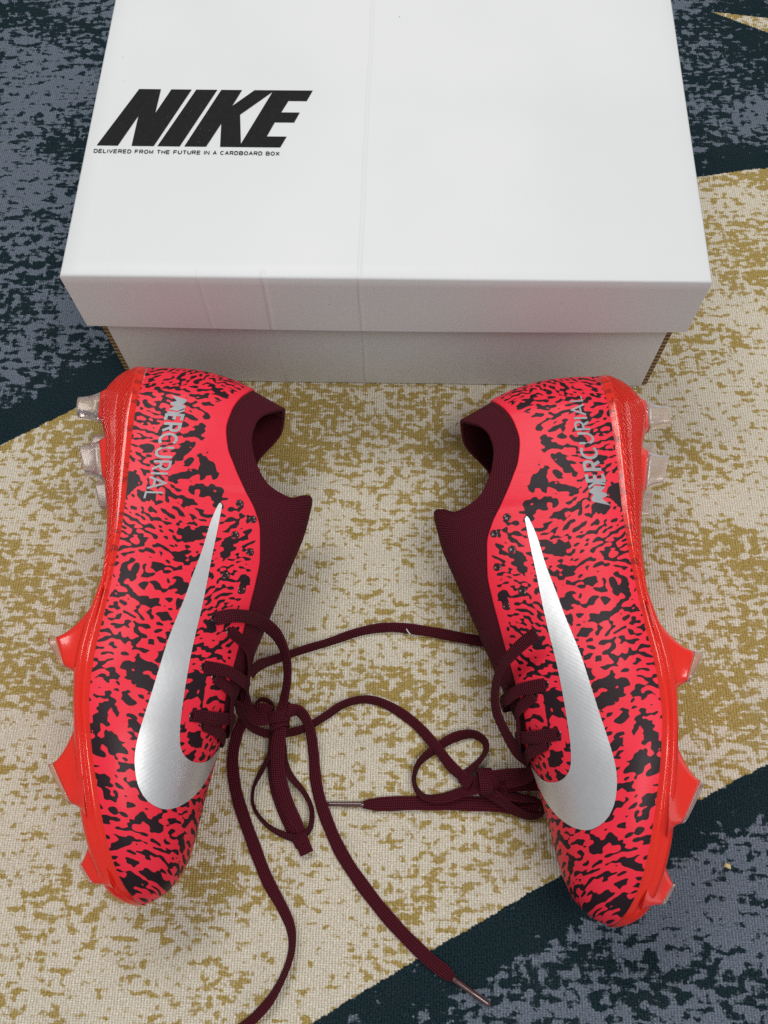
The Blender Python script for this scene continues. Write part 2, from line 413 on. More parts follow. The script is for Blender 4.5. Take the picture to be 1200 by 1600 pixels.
def surf(X, h, lat=True, off=0.0):
    """point on the upper: X along the boot, h 0..1 from feather line to top line (plain local coordinates)"""
    X, h = np.broadcast_arrays(np.asarray(X, float), np.asarray(h, float))
    W = W_LAT(X) if lat else W_MED(X); wo = np.minimum(W_OPN(X), W * .95)
    n = EXPN(X); zb, zt = Z_FEA(X), Z_TOP(X); z = zb + (zt - zb) * h
    hh = np.clip((z - zb) / (Z_REF(X) - zb), 0, 1)
    y = wo + (W - wo) * np.sqrt(np.clip(1 - hh ** n, 0, 1))
    y = y * (1 - .07 * np.clip(1 - hh / .3, 0, 1) ** 2)
    # shallow hollow under the ankle and swell over the ball
    y = y - .0022 * np.exp(-((X - .115) / .03) ** 2) * np.exp(-((hh - .45) / .25) ** 2)
    x = X + HEEL(z) * np.clip(1 - X / .075, 0, 1) - .0085 * sm(.101, .1155, z) * sm(.112, .090, X) * sm(.070, .088, X)
    return np.stack([x, y if lat else -y, z], -1)
def surf_n(X, h, lat=True):
    e = 2e-4; X, h = np.broadcast_arrays(np.asarray(X, float), np.asarray(h, float))
    Xa, Xb = np.clip(X - e, 1e-4, BL - 1e-4), np.clip(X + e, 1e-4, BL - 1e-4)
    ha, hb = np.clip(h - .004, 0, .9995), np.clip(h + .004, 0, .9995)
    du = surf(Xb, h, lat) - surf(Xa, h, lat); dv = surf(X, hb, lat) - surf(X, ha, lat)
    n = np.cross(dv, du) if lat else np.cross(du, dv)
    n = n / np.maximum(np.linalg.norm(n, axis=-1, keepdims=True), 1e-12)
    out = surf(X, h, lat) - np.stack([np.full(X.shape, .14), np.zeros(X.shape), np.full(X.shape, .045)], -1)
    s = np.sign(np.sum(n * out, -1, keepdims=True)); s[s == 0] = 1
    return n * s
def on(X, Z, off=0.0, lat=True):
    """point a given distance above the upper's side, from side-view coordinates"""
    X = np.asarray(X, float); Z = np.asarray(Z, float)
    h = (Z - Z_FEA(X)) / (Z_TOP(X) - Z_FEA(X))
    return surf(X, h, lat) + off * surf_n(X, h, lat)
def boot_frame(O, yaw, tilt, sgn):
    p = np.array([sgn * math.cos(yaw), math.sin(yaw), 0]); ex = np.array([sgn * math.sin(yaw), -math.cos(yaw), 0]); up = np.array([0, 0, 1.])
    ez = p * math.cos(tilt) - up * math.sin(tilt); ey = p * math.sin(tilt) + up * math.cos(tilt)
    return np.array(O), ex, ey, ez
R_ = math.radians
FR_L = boot_frame((-.158, -.0165, .052), R_(3.6), R_(8), 1)
FR_R = boot_frame((.1432, -.0172, .0512), R_(-.4), R_(5.8), -1)
def to_world(p, fr): O, ex, ey, ez = fr; p = np.asarray(p); return O + p[..., :1] * ex + p[..., 1:2] * ey + p[..., 2:3] * ez
#BOOT-SHAPE-END

# ------------------------------------------------------------------ blotch pattern printed on the uppers (a growth pattern grown on a flat sheet)
PDX=.0004; PNX,PNY=760,320
FX=np.fft.fftfreq(PNX,PDX)[:,None]; FY=np.fft.rfftfreq(PNY,PDX)[None,:]
def gk(s,an=1.0,a=0.0):
    u=FX*math.cos(a)+FY*math.sin(a); v=-FX*math.sin(a)+FY*math.cos(a)
    return np.exp(-2*(math.pi*s)**2*(v**2+(u*an)**2))
def conv(f,K): return np.fft.irfft2(np.fft.rfft2(f)*K,s=(PNX,PNY))
def nrm(f): return (f-f.mean())/f.std()
ANG=[i*math.pi/6 for i in range(6)]
def oriented(f,s,an,ang,ratio=1.7,neg=.9):
    F=np.fft.rfft2(f); r=0; W=0
    for a in ANG:
        d=np.abs((ang-a+math.pi/2)%math.pi-math.pi/2); w=np.clip(1-d/(math.pi/6),0,1)
        K=gk(s,an,a)-neg*gk(s*ratio,an*.8,a); r=r+w*np.fft.irfft2(F*K,s=(PNX,PNY))
    return nrm(r)
# larger blotches of the print: along the boot, up the side, half axes, turn
PRINT_BLOTCHES = [(0.079,0.0395,0.0068,0.005,0),(0.0777,0.0317,0.0028,0.0025,0),(0.0852,0.029,0.0053,0.002,25),(0.0932,0.0437,0.0078,0.003,-5),(0.0913,0.0039,0.003,0.0061,5),(0.0978,0.0112,0.0043,0.0028,0),(0.1172,0.0366,0.0082,0.003,15),(0.1411,0.0093,0.0032,0.0053,0),(0.1566,0.0216,0.0071,0.0016,-20),(0.1908,0.0207,0.01,0.0034,12),(0.196,0.0248,0.0061,0.0021,-20),(0.2086,0.0093,0.0036,0.0053,0),(0.2199,0.0062,0.0046,0.0078,10),(0.2254,0.012,0.0025,0.0053,30),(0.2335,0.0153,0.0037,0.002,-30),(0.2383,0.0036,0.0057,0.0016,-30),(0.1643,0.0301,0.0036,0.0018,60),(0.1637,0.0296,0.0032,0.0016,-20),(0.2041,0.0194,0.0016,0.0032,30),(0.205,0.0199,0.003,0.0014,-10),(0.2164,0.021,0.0021,0.0039,30),(0.1957,0.0502,0.0043,0.005,0),(0.1401,0.0444,0.0039,0.0032,-30),(0.1236,0.0561,0.0028,0.0053,-20),(0.1427,0.0676,0.0028,0.0046,10),(0.1666,0.0532,0.0036,0.0025,0),(0.2574,0.0219,0.0043,0.0023,-35),(0.2813,0.0062,0.0075,0.0027,25),(0.2803,0.0176,0.0093,0.0021,-38),(0.0574,0.0345,0.0057,0.0025,45),(0.0709,0.0277,0.0061,0.0027,50),(0.047,0.0401,0.0036,0.0023,0),(0.0567,0.0192,0.0043,0.0021,50),(0.0693,0.0093,0.005,0.0018,-20),(0.026,0.0438,0.0061,0.0021,-40),(0.1466,0.0334,0.0046,0.0028,-30),(0.1821,0.0346,0.0046,0.0028,20),(0.1307,0.0344,0.0053,0.0025,0),(0.1369,0.0216,0.0053,0.0018,-30),(0.2487,0.0276,0.0046,0.0018,-40),(0.2668,0.0369,0.0018,0.0039,0),(0.2655,0.007,0.0046,0.0016,20),(0.2429,0.0198,0.0036,0.0014,-20),(0.2206,0.0514,0.0036,0.0032,0),(0.2299,0.0465,0.0046,0.0016,35)]
def pattern(seed, BLOBS):
    rng=np.random.default_rng(seed); rn=lambda: rng.normal(size=(PNX,PNY))
    xi=np.arange(PNX)[:,None]*PDX; yi=np.arange(PNY)[None,:]*PDX
    soft=lambda s: nrm(conv(rn(),gk(s)))
    ang=math.pi/2+.38*soft(.011)-.5*sm(.05,.14,xi)*sm(.06,.01,yi)+.5*sm(.05,.0,xi)+1.0*sm(.215,.285,xi)*sm(.012,.05,yi)+0*yi
    fine=oriented(rn(),.00052,2.1,ang); fine=oriented(np.tanh(1.8*fine+.3*rn()),.00050,1.8,ang)
    mid=oriented(rn(),.00088,1.3,ang,2.0); mid=oriented(np.tanh(1.5*mid+.35*rn()),.00078,1.2,ang,2.0)
    coarse=nrm(conv(rn(),gk(.0019,1.2,1.9)-gk(.0045)))
    big=.34+.26*soft(.007)+.25*np.exp(-((xi-.080)/.028)**2)*sm(.014,.032,yi)+.22*np.exp(-((xi-.19)/.03)**2)*np.exp(-((yi-.018)/.016)**2)-.22*sm(.228,.25,xi)-.20*sm(.016,.003,yi)*sm(.2,.16,xi)
    big=np.clip(big,0.05,1)
    f=fine*(1-big)+mid*(.25+.7*big)+coarse*(.6*big)
    f=f/np.sqrt((1-big)**2+(.25+.7*big)**2+(.6*big)**2)
    jag=nrm(conv(rn(),gk(.0012)-gk(.0026)))
    for (bx_,bs,ra,rb,rot) in BLOBS:
        c,sn=math.cos(math.radians(rot)),math.sin(math.radians(rot)); dr=yi-bs; dd=xi-bx_
        u=(dr*c-dd*sn)/(ra*1.12+.0003); v=(dr*sn+dd*c)/(rb*1.12+.0003); r=np.sqrt(u*u+v*v)
        f=f-1.1*np.exp(-((r-1.45)/.28)**2)*(r>.9)
        f=np.maximum(f,1.5-1.35*r+.5*jag-3*(r>1.35))
    return nrm(conv(f,gk(.00036)))*1.0
PAT_LAT = pattern(4, PRINT_BLOTCHES); PAT_MED = pattern(11, [(q[0] + .006,) + tuple(q[1:]) for q in PRINT_BLOTCHES[::2]])
def sample(F, X, S):
    i = np.clip(X / PDX, 0, PNX - 1.001); j = np.clip(S / PDX, 0, PNY - 1.001)
    a = i.astype(int); b = j.astype(int); u = i - a; v = j - b
    return (F[a, b] * (1 - u) * (1 - v) + F[a + 1, b] * u * (1 - v) + F[a, b + 1] * (1 - u) * v + F[a + 1, b + 1] * u * v)

# ------------------------------------------------------------------ boot materials
def mat_upper():
    k = NT('printed_synthetic_upper')
    a = k.attr('pat').outputs['Fac']; st = k.attr('st').outputs['Vector']
    nz = k.noise(st, 900, 3)
    v = k.math('ADD', a, k.math('MULTIPLY', k.math('SUBTRACT', nz, .5), .12))
    m = k.step(v, .20, .30)
    red = k.mix(k.noise(st, 60, 2), (.82, .022, .048), (.89, .032, .064))
    drk = k.mix(k.noise(st, 1400, 2, .7), (.008, .003, .005), (.026, .010, .016))
    col = k.mix(m, red, drk)
    grain = k.node('ShaderNodeTexVoronoi', None, Vector=st, Scale=1500).outputs['Distance']
    h = k.math('ADD', k.math('MULTIPLY', grain, .25), k.math('MULTIPLY', m, -.35))
    h = k.math('ADD', h, k.math('MULTIPLY', k.noise(st, 70, 2), 1.4))
    k.bump(h, .30, .0005)
    return k.set(Base_Color=col, Roughness=k.mixf(m, .40, .46), Specular_IOR_Level=.28)
def mat_knit():
    k = NT('maroon_knit'); st = k.attr('st').outputs['Vector']; x, s, z = k.xyz(st)
    rib = k.math('SINE', k.math('MULTIPLY', x, 2 * math.pi / .0011))
    row = k.math('SINE', k.math('MULTIPLY', k.math('ADD', s, k.math('MULTIPLY', x, .25)), 2 * math.pi / .0014))
    n = k.noise(st, 1600, 2)
    h = k.math('ADD', k.math('ADD', k.math('MULTIPLY', rib, .5), k.math('MULTIPLY', row, .35)), n)
    col = k.mix(k.step(h, -.2, 1.4), (.034, .0034, .0068), (.115, .0115, .0230))
    k.bump(h, .5, .0005)
    return k.set(Base_Color=col, Roughness=.9, Specular_IOR_Level=.15, Sheen_Weight=.05, Sheen_Roughness=.4, Sheen_Tint=(.6, .2, .25))
def mat_plate():
    k = NT('red_translucent_plate'); st = k.attr('st').outputs['Vector']; x, s, z = k.xyz(st)
    # moulded ribs on the heel part
    ph = k.math('MULTIPLY', k.math('SUBTRACT', s, k.math('MULTIPLY', x, .27)), 2 * math.pi / .0014)
    rib = k.math('MULTIPLY', k.math('SINE', ph), k.math('MULTIPLY', k.math('SUBTRACT', 1, k.step(x, .115, .15)), k.step(s, .0068, .0080)))
    n = k.noise(st, 45, 3)
    dk = k.step(k.noise(k.vec(k.math('MULTIPLY', x, 1.0), k.math('MULTIPLY', s, .55)), 210, 2), .50, .60)
    lip = k.math('MULTIPLY', k.math('SUBTRACT', 1, k.step(s, .0058, .0072)), dk)  # blotchy shadows seen through the plate's lip band, painted into its colour
    lip = k.math('MULTIPLY', lip, k.math('SUBTRACT', 1, k.step(x, .13, .17)))
    col = k.mix(n, (.88, .020, .010), (.95, .036, .016)); col = k.mix(k.math('MULTIPLY', lip, .55), col, (.16, .008, .008))
    k.bump(k.math('ADD', rib, k.math('MULTIPLY', n, .8)), .75, .0006)
    return k.set(Base_Color=col, Roughness=.16, Specular_IOR_Level=.5, Transmission_Weight=.18, IOR=1.45, Coat_Weight=.22, Coat_Roughness=.08, Subsurface_Weight=.25, Subsurface_Radius=(.006, .0012, .0008), Subsurface_Scale=.6)
def mat_clear(tint, name):
    k = NT(name); P = k.coord('Object'); n = k.noise(P, 160, 1)
    k.bump(n, .10, .0012)
    return k.set(Base_Color=tint, Roughness=.16, Transmission_Weight=.82, IOR=1.42, Specular_IOR_Level=.5)
def mat_silver():
    k = NT('silver_foil'); P = k.coord('Object')
    n = k.noise(P, 420, 3, .6); b = k.noise(P, 40, 2)
    x, y, z = k.xyz(P)
    w = k.math('SINE', k.math('MULTIPLY', k.math('ADD', x, k.math('MULTIPLY', z, .7)), 2 * math.pi / .0021))
    k.bump(k.math('ADD', k.math('MULTIPLY', w, .05), k.math('ADD', k.math('MULTIPLY', n, .5), b)), .16, .0005)
    return k.set(Base_Color=k.mix(n, (.68, .69, .70), (.78, .785, .79)), Metallic=.80, Roughness=.42)
def mat_grey_print():
    k = NT('grey_print'); P = k.coord('Object'); n = k.noise(P, 500, 2)
    return k.set(Base_Color=k.mix(n, (.26, .27, .29), (.34, .35, .37)), Roughness=.45, Metallic=.25)
def mat_eyelet():
    k = NT('dark_eyelet_film'); P = k.coord('Object'); n = k.noise(P, 900, 2)
    return k.set(Base_Color=k.mix(n, (.010, .003, .005), (.05, .006, .010)), Roughness=.22, Coat_Weight=.3, Coat_Roughness=.08)
def mat_lace():
    k = NT('maroon_braided_lace'); st = k.attr('st').outputs['Vector']; u, v, z = k.xyz(st)   # u metres along, v -1..1 across
    cord = k.math('ABSOLUTE', k.math('SINE', k.math('MULTIPLY', v, math.pi * 3.0)))
    diag = k.math('SINE', k.math('ADD', k.math('MULTIPLY', u, 2 * math.pi / .00115), k.math('MULTIPLY', k.math('ABSOLUTE', v), 4.0)))
    h = k.math('ADD', k.math('MULTIPLY', cord, .8), k.math('MULTIPLY', diag, .45))
    n = k.noise(st, 240, 2)
    col = k.mix(k.step(h, -.1, 1.1), (.024, .0022, .0046), (.140, .0120, .0250)); col = k.mix(k.math('MULTIPLY', n, .25), col, (.10, .016, .03))
    k.bump(h, .9, .0008)
    return k.set(Base_Color=col, Roughness=.75, Specular_IOR_Level=.16)
def mat_aglet():
    k = NT('lace_tip_film'); P = k.coord('Object'); n = k.noise(P, 400, 2)
    return k.set(Base_Color=k.mix(n, (.05, .016, .018), (.11, .045, .045)), Roughness=.25, Coat_Weight=.6, Coat_Roughness=.08)
def mat_thread():
    k = NT('maroon_thread'); P = k.coord('Object'); n = k.noise(P, 2500, 2)
    return k.set(Base_Color=k.mix(n, (.03, .005, .009), (.09, .016, .026)), Roughness=.8)
M_UP, M_KNIT, M_PLATE, M_SILV, M_GREY, M_EYE, M_LACE, M_AGL, M_THR = mat_upper(), mat_knit(), mat_plate(), mat_silver(), mat_grey_print(), mat_eyelet(), mat_lace(), mat_aglet(), mat_thread()
M_EDGE = mat_clear((1.0, .55, .55), 'clear_moulding_edge'); M_CLEAR = mat_clear((.93, .80, .77), 'clear_stud_plastic'); M_TIP = mat_clear((.96, .60, .50), 'pinkish_stud_plastic')

# ------------------------------------------------------------------ boot builder
def stations(n, a=.93, x0=0.0, x1=BL):
    t = np.linspace(0, 1, n); q = t - a * np.sin(2 * math.pi * t) / (2 * math.pi); return x0 + (x1 - x0) * q
def grid_faces(n, m, flip, base=0):
    i, j = np.meshgrid(np.arange(n - 1), np.arange(m - 1), indexing='ij'); a = base + i * m + j
    f = np.stack([a, a + 1, a + m + 1, a + m], -1).reshape(-1, 4)
    return f[:, ::-1] if flip else f
def arclen(P):
    d = np.linalg.norm(np.diff(P, axis=1), axis=-1); return np.concatenate([np.zeros((P.shape[0], 1)), np.cumsum(d, 1)], 1)
def weld_join(GA, GB, weld):
    """two (n, m, 3) grids, whose last columns coincide where weld is True -> verts, index grids"""
    n, m, _ = GA.shape; ia = np.arange(n * m).reshape(n, m); ib = ia + n * m
    ib = ib.copy(); ib[weld, -1] = ia[weld, -1]
    return np.concatenate([GA.reshape(-1, 3), GB.reshape(-1, 3)]), ia, ib
def quads(ix, flip):
    f = np.stack([ix[:-1, :-1], ix[:-1, 1:], ix[1:, 1:], ix[1:, :-1]], -1).reshape(-1, 4)
    return f[:, ::-1] if flip else f

SWOOSH = [(.0987, .0645), (.101, .063), (.111, .0596), (.1259, .0564), (.1411, .0524), (.154, .0491), (.1621, .0467), (.1756, .0428), (.1895, .0396), (.2015, .0368), (.2122, .0342), (.2212, .0322), (.228, .0313), (.2345, .0315), (.2412, .0329), (.2464, .0356), (.2496, .0389), (.2516, .0432), (.2513, .0475), (.2493, .0516), (.2454, .0558), (.2393, .0598), (.2315, .063), (.2215, .0661),
          (.2273, .0628), (.2299, .0599), (.2306, .0561), (.2293, .0528), (.2264, .0506), (.2225, .0497), (.2147, .0496), (.2063, .0503), (.197, .0513), (.1834, .0531), (.1718, .0550), (.1600, .0571), (.1446, .0594), (.1285, .0614), (.1123, .0637), (.1, .0655)]
CORNERS = {0, 23, 39}
def smooth_outline(pts, corners, per=6):
    n = len(pts); out = []
    for i in range(n):
        p0, p1, p2, p3 = pts[i - 1], pts[i], pts[(i + 1) % n], pts[(i + 2) % n]
        if i in corners: p0 = p1
        if (i + 1) % n in corners: p3 = p2
        for q in range(per):
            t = q / per
            out.append(tuple(.5 * (2 * p1[c] + (p2[c] - p0[c]) * t + (2 * p0[c] - 5 * p1[c] + 4 * p2[c] - p3[c]) * t * t + (3 * p1[c] - p0[c] - 3 * p2[c] + p3[c]) * t ** 3) for c in (0, 1)))
    return out
def inside(p, poly):
    x, y = p; c = False; n = len(poly)
    for i in range(n):
        x1, y1 = poly[i]; x2, y2 = poly[i - 1]
        if (y1 > y) != (y2 > y) and x < (x2 - x1) * (y - y1) / (y2 - y1) + x1: c = not c
    return c
def decal(poly, step):
    pts = [Vector(p) for p in poly]; n = len(pts)
    xs = [p[0] for p in poly]; ys = [p[1] for p in poly]
    x = min(xs) + step / 2
    while x < max(xs):
        y = min(ys) + step / 2
        while y < max(ys):
            if inside((x, y), poly) and min((x - a) ** 2 + (y - b) ** 2 for a, b in poly) > (step * .45) ** 2: pts.append(Vector((x, y)))
            y += step
        x += step
    out = delaunay_2d_cdt(pts, [], [list(range(n))], 1, 1e-8)
    return np.array([(p.x, p.y) for p in out[0]]), [list(f) for f in out[2]]
EYES = [(.0981, .0746), (.1062, .0815), (.1159, .0727), (.1246, .0804), (.1391, .0685), (.1456, .0766), (.1624, .0637), (.1676, .0711), (.1869, .0596), (.1908, .0645), (.2099, .0551), (.2134, .0597)]
# studs: base X range, tip X range, tip Z at both ends, share of the half width, clear from the root
STUDS = [(.028, .053, .0355, .0462, -.0140, -.0140, .70, True), (.059, .092, .0660, .0815, -.0105, -.0062, .74, True),
         (.148, .197, .1736, .1872, -.0131, -.0055, .80, False), (.207, .255, .2312, .2488, -.0077, .0030, .80, False), (.256, .2845, .2735, .2822, .0064, .0120, .62, False)]

def rounded_rect(cx, hx, cy, hy, n=24, e=4.5):
    out = []
    for i in range(n):
        a = 2 * math.pi * i / n; c, s = math.cos(a), math.sin(a)
        out.append((cx + hx * math.copysign(abs(c) ** (2 / e), c), cy + hy * math.copysign(abs(s) ** (2 / e), s)))
    return out
def loft(rings, cap0=False, cap1=True):
    V = [p for r in rings for p in r]; n = len(rings[0]); Fc = []
    for k in range(len(rings) - 1):
        for i in range(n): Fc.append((k * n + i, k * n + (i + 1) % n, (k + 1) * n + (i + 1) % n, (k + 1) * n + i))
    if cap1: Fc.append(tuple((len(rings) - 1) * n + i for i in range(n)))
    if cap0: Fc.append(tuple(reversed(range(n))))
    return V, Fc

def boot_matrix(fr, sgn):
    O, ex, ey, ez = fr; mir = -1 if sgn > 0 else 1
    return Matrix([[ex[i], mir * ey[i], ez[i], O[i]] for i in range(3)] + [[0, 0, 0, 1]]), mir
def build_boot(fr, sgn, label):
    root = thing('football_boot', label, 'boot', 'pair of football boots')
    M, mir = boot_matrix(fr, sgn); root.matrix_world = M
    flipL = mir > 0
    def P3(a): a = np.asarray(a, float).copy(); a[..., 1] *= mir; return a
    # --- printed upper
    xs = np.unique(np.concatenate([stations(150, .97, 0, .02)[:110], np.linspace(.004, BL - .004, 800), stations(150, .97, BL - .02, BL)[40:]])); n, m = len(xs), 195
    X = xs[:, None].copy(); X[0] = 5e-5; X[-1] = BL - 2e-6
    zb, zt = Z_FEA(X), Z_TOP(X); hr = np.clip((Z_RED(X) - zb) / (zt - zb), 0, 1); closed = (hr[:, 0] >= 1)
    q = np.linspace(0, 1, m)[None, :]
    w = sm(.19, .215, X); h = hr * (q * (1 - w) + np.sin(q * math.pi / 2) * w)
    offs = np.full((n, m), .0007); offs[~closed, -1] = -.0006
    offs[~closed, -2] = .0005
    G, S = [], []
    for lat in (True, False):
        g = surf(X, h, lat); s = arclen(g); g = g + offs[..., None] * surf_n(X, h, lat)
        g[closed, -1, 1] = 0; G.append(g); S.append(s)
    V, ia, ib = weld_join(G[0], G[1], closed)
    Xf = np.broadcast_to(X, (n, m))
    pl = sample(PAT_LAT, Xf, S[0]); pm = sample(PAT_MED, Xf, S[1])
    # blend the two halves of the print where they meet over the vamp
    bl = sm(.8, 1.0, np.broadcast_to(q, (n, m))) * closed[:, None]
    pm = pm * (1 - bl) + pl * bl
    # bare bands: along the collar edge and around the heel tab
    edge = (S[0][:, -1:] - S[0]); bare = sm(.006, .0015, edge) * (1 - sm(.185, .21, Xf)) + sm(.013, .007, edge) * sm(.105, .085, Xf) * sm(.030, .045, Xf)
    pl = pl - 3.0 * bare * (1 - .0 * Xf); edge2 = (S[1][:, -1:] - S[1]); pm = pm - 3.0 * (sm(.006, .0015, edge2) * (1 - sm(.185, .21, Xf)) + sm(.013, .007, edge2) * sm(.105, .085, Xf) * sm(.030, .045, Xf))
    st = np.stack([np.concatenate([Xf, Xf]).ravel(), np.concatenate([S[0], S[1] + .2]).ravel(), np.zeros(2 * n * m)], -1)
    F = np.concatenate([quads(ia, not flipL), quads(ib, flipL)])
    mesh_obj('upper', P3(V), F, M_UP, root, True, {'pat': (np.concatenate([pl, pm]), 'FLOAT'), 'st': (st, 'FLOAT_VECTOR')})
    # --- knit collar and tongue
    xs = np.unique(np.concatenate([stations(120, .9, 0, .09), np.linspace(.078, .095, 60), np.linspace(.09, .226, 90)])); X = xs[:, None]; X[0] = 5e-5; n = len(xs)
    zb, zt = Z_FEA(X), Z_TOP(X); hr = np.clip((Z_RED(X) - zb) / (zt - zb), 0, 1)
    m1 = 40; q = np.linspace(0, 1, m1)[None, :]; h0 = np.clip(hr - .10, 0, .94); h = h0 + (1 - h0) * np.sin(q * math.pi / 2)
    shut = (W_OPN(X[:, 0]) <= 1e-6)
    G, S = [], []
    for lat in (True, False):
        g = surf(X, h, lat); s = arclen(g); g = g - .00025 * surf_n(X, h, lat); g[shut, -1, 1] = 0
        # soft rolled rim where the foot goes in
        nn = surf_n(X, np.full(X.shape, .97), lat); rim = []
        for a in (60, 120, 180):
            p = g[:, -1:] + .0013 * ((math.cos(R_(a)) - 1) * nn) + np.array([0, 0, .0010]) * math.sin(R_(a))
            p[shut] = g[shut, -1:]; rim.append(p)
        g = np.concatenate([g] + rim, 1); s = np.concatenate([s] + [s[:, -1:] + .001 * (i + 1) for i in range(3)], 1)
        G.append(g); S.append(s)
    V, ia, ib = weld_join(G[0], G[1], shut); mm = m1 + 3
    for i in (-2, -3, -4): ib[shut, i] = ib[shut, i]
    Xf = np.broadcast_to(X, (n, mm)); st = np.stack([np.concatenate([Xf, Xf]).ravel(), np.concatenate([S[0], S[1]]).ravel(), np.zeros(2 * n * mm)], -1)
    knit = mesh_obj('knit_collar', P3(V), np.concatenate([quads(ia, not flipL), quads(ib, flipL)]), M_KNIT, root, True, {'st': (st, 'FLOAT_VECTOR')})
    # lining inside the opening
    sel = xs < .17; Xl = X[sel]; q = np.linspace(1, .04, 30)[None, :]
    G, S = [], []
    for lat in (True, False):
        g = surf(Xl, q, lat); g = g - .0026 * surf_n(Xl, np.minimum(q, .97), lat); g[..., 0] = np.maximum(g[..., 0], .0026); G.append(g); S.append(arclen(g))
    nn_, m_ = G[0].shape[:2]; V = np.concatenate([G[0].reshape(-1, 3), G[1].reshape(-1, 3)]); ia = np.arange(nn_ * m_).reshape(nn_, m_); ib = ia + nn_ * m_
    floor_f = np.stack([ia[:-1, -1], ia[1:, -1], ib[1:, -1], ib[:-1, -1]], -1)
    Xf = np.broadcast_to(Xl, (nn_, m_)); st = np.stack([np.concatenate([Xf, Xf]).ravel(), np.concatenate([S[0], S[1]]).ravel(), np.zeros(2 * nn_ * m_)], -1)
    mesh_obj('lining', P3(V), np.concatenate([quads(ia, flipL), quads(ib, not flipL), floor_f]), M_KNIT, knit, True, {'st': (st, 'FLOAT_VECTOR')})
    # --- outsole plate
    n = 260; X = stations(n, .95); X[0] = 1e-5; X[-1] = BL - 1e-6
    prof = [(.915, 1.0, .0008), (.945, 1.0, .0022), (.962, .95, .0010), (.978, .86, .0002), (.974, .76, 0), (.964, .70, 0), (.976, .62, 0), (.990, .48, 0), (.975, .26, 0), (.93, .10, 0), (.86, .02, 0), (.5, .0, .0004), (0, 0, .0008)]
    rr = []
    for (a, b) in zip(prof[:-1], prof[1:]):
        for t in np.linspace(0, 1, 5)[:-1]: rr.append([a[i] + (b[i] - a[i]) * t for i in range(3)])
    rr = np.array(rr + [prof[-1]]); m = len(rr)
    G, S = [], []
    for lat in (True, False):
        W = (W_LAT(X) if lat else W_MED(X))[:, None]; zf = Z_FEA(X)[:, None]; zo = Z_BOT(X)[:, None]
        y = W * rr[None, :, 0]; z = zo + (zf - zo) * rr[None, :, 1] + rr[None, :, 2]
        # the wall flares out a little where a stud grows from it
        x = np.broadcast_to(.14575 + (X - .14575) * 1.008 + .0056 * np.clip(1 - X / .075, 0, 1), (m, n)).T
        g = np.stack([x, y if lat else -y, z], -1); S.append(arclen(g)); G.append(g)
    V, ia, ib = weld_join(G[0], G[1], np.ones(n, bool)); Xf = np.broadcast_to(X[:, None], (n, m))
    st = np.stack([np.concatenate([Xf, Xf]).ravel(), np.concatenate(S).ravel(), np.zeros(2 * n * m)], -1)
    plate = mesh_obj('sole_plate', P3(V), np.concatenate([quads(ia, flipL), quads(ib, not flipL)]), M_PLATE, root, True, {'st': (st, 'FLOAT_VECTOR')})
    # thin clear edge of the moulding where it meets the upper
    for lat in (True, False):
        xs_ = stations(170, .9, .0008, BL - .0008); e_ = Z_FEA(xs_) + .0021; c_ = np.stack([.14575 + (xs_ - .14575) * 1.006 + .0056 * np.clip(1 - xs_ / .075, 0, 1), (W_LAT(xs_) if lat else -W_MED(xs_)) * .946, e_], -1)
        rings = [[tuple(P3(c + .00034 * np.array([0, math.cos(a), math.sin(a)]))) for a in np.arange(8) * math.pi / 4] for c in c_]
        V, Fc = loft(rings, True, True); mesh_obj('plate_edge', V, Fc, M_EDGE, plate, True)
    # --- studs
    for side in (1, -1):
        for (b0, b1, t0, t1, z0, z1, sh, clear) in STUDS:
            Wf = W_LAT if side > 0 else W_MED
            cyb = side * float(Wf((b0 + b1) / 2)) * sh; cyt = side * float(Wf((t0 + t1) / 2)) * (sh - .02)
            zb0 = float(Z_BOT(b0)) + .0035; zb1 = float(Z_BOT(b1)) + .0035
            def ring(t):
                f = 1 - (1 - t) ** 2.1      # concave flare at the root
                x0 = b0 + (t0 - b0) * f; x1 = b1 + (t1 - b1) * f; hy = .0070 + (.0037 - .0070) * f; cy = cyb + (cyt - cyb) * t
                out = []
                for (px, py) in rounded_rect((x0 + x1) / 2, (x1 - x0) / 2, cy, hy):
                    u = (px - x0) / (x1 - x0); za = zb0 + (zb1 - zb0) * u; zc = z0 + (z1 - z0) * u
                    out.append((px, py * mir, za + (zc - za) * t))
                return out
            cut = .34 if clear else .84
            ts = [0, .06, .14, .24, .34]
            if not clear: ts += [.45, .56, .66, .76, .84]
            V, Fc = loft([ring(t) for t in ts]); V = np.array(V)
            st_ = np.stack([V[:, 0], np.full(len(V), .003), np.zeros(len(V))], -1); st_[:, 0] += .2
            so = mesh_obj('stud', V, Fc, M_PLATE, root, True, {'st': (st_, 'FLOAT_VECTOR')})
            t2 = [cut + .002] + [cut + (1 - cut) * q for q in (.25, .5, .75, .93, 1.0)]
            rg = [ring(t) for t in t2]
            c = np.mean(np.array(rg[-1]), 0); rg.append([tuple(c + (np.array(p) - c) * .86) for p in rg[-1]]); rg[-1] = [(p[0], p[1], p[2] - .0003) for p in rg[-1]]
            V, Fc = loft(rg, True, True); mesh_obj('stud_tip', V, Fc, M_CLEAR if clear else M_TIP, so, True)
    # --- silver tick
    poly = smooth_outline(SWOOSH, CORNERS, 5); uv, fc = decal(poly, .0022)
    pts = on(uv[:, 0], uv[:, 1], .00115); mesh_obj('silver_tick', P3(pts), fc, M_SILV, root, True)
    # --- side lettering
    if sgn > 0: a0, a1, hh0, hh1 = np.array([.0345, .0372]), np.array([.0945, .0272]), .0084, .0086
    else: a0, a1, hh0, hh1 = np.array([.0965, .0226]), np.array([.0330, .0322]), .0088, .0066
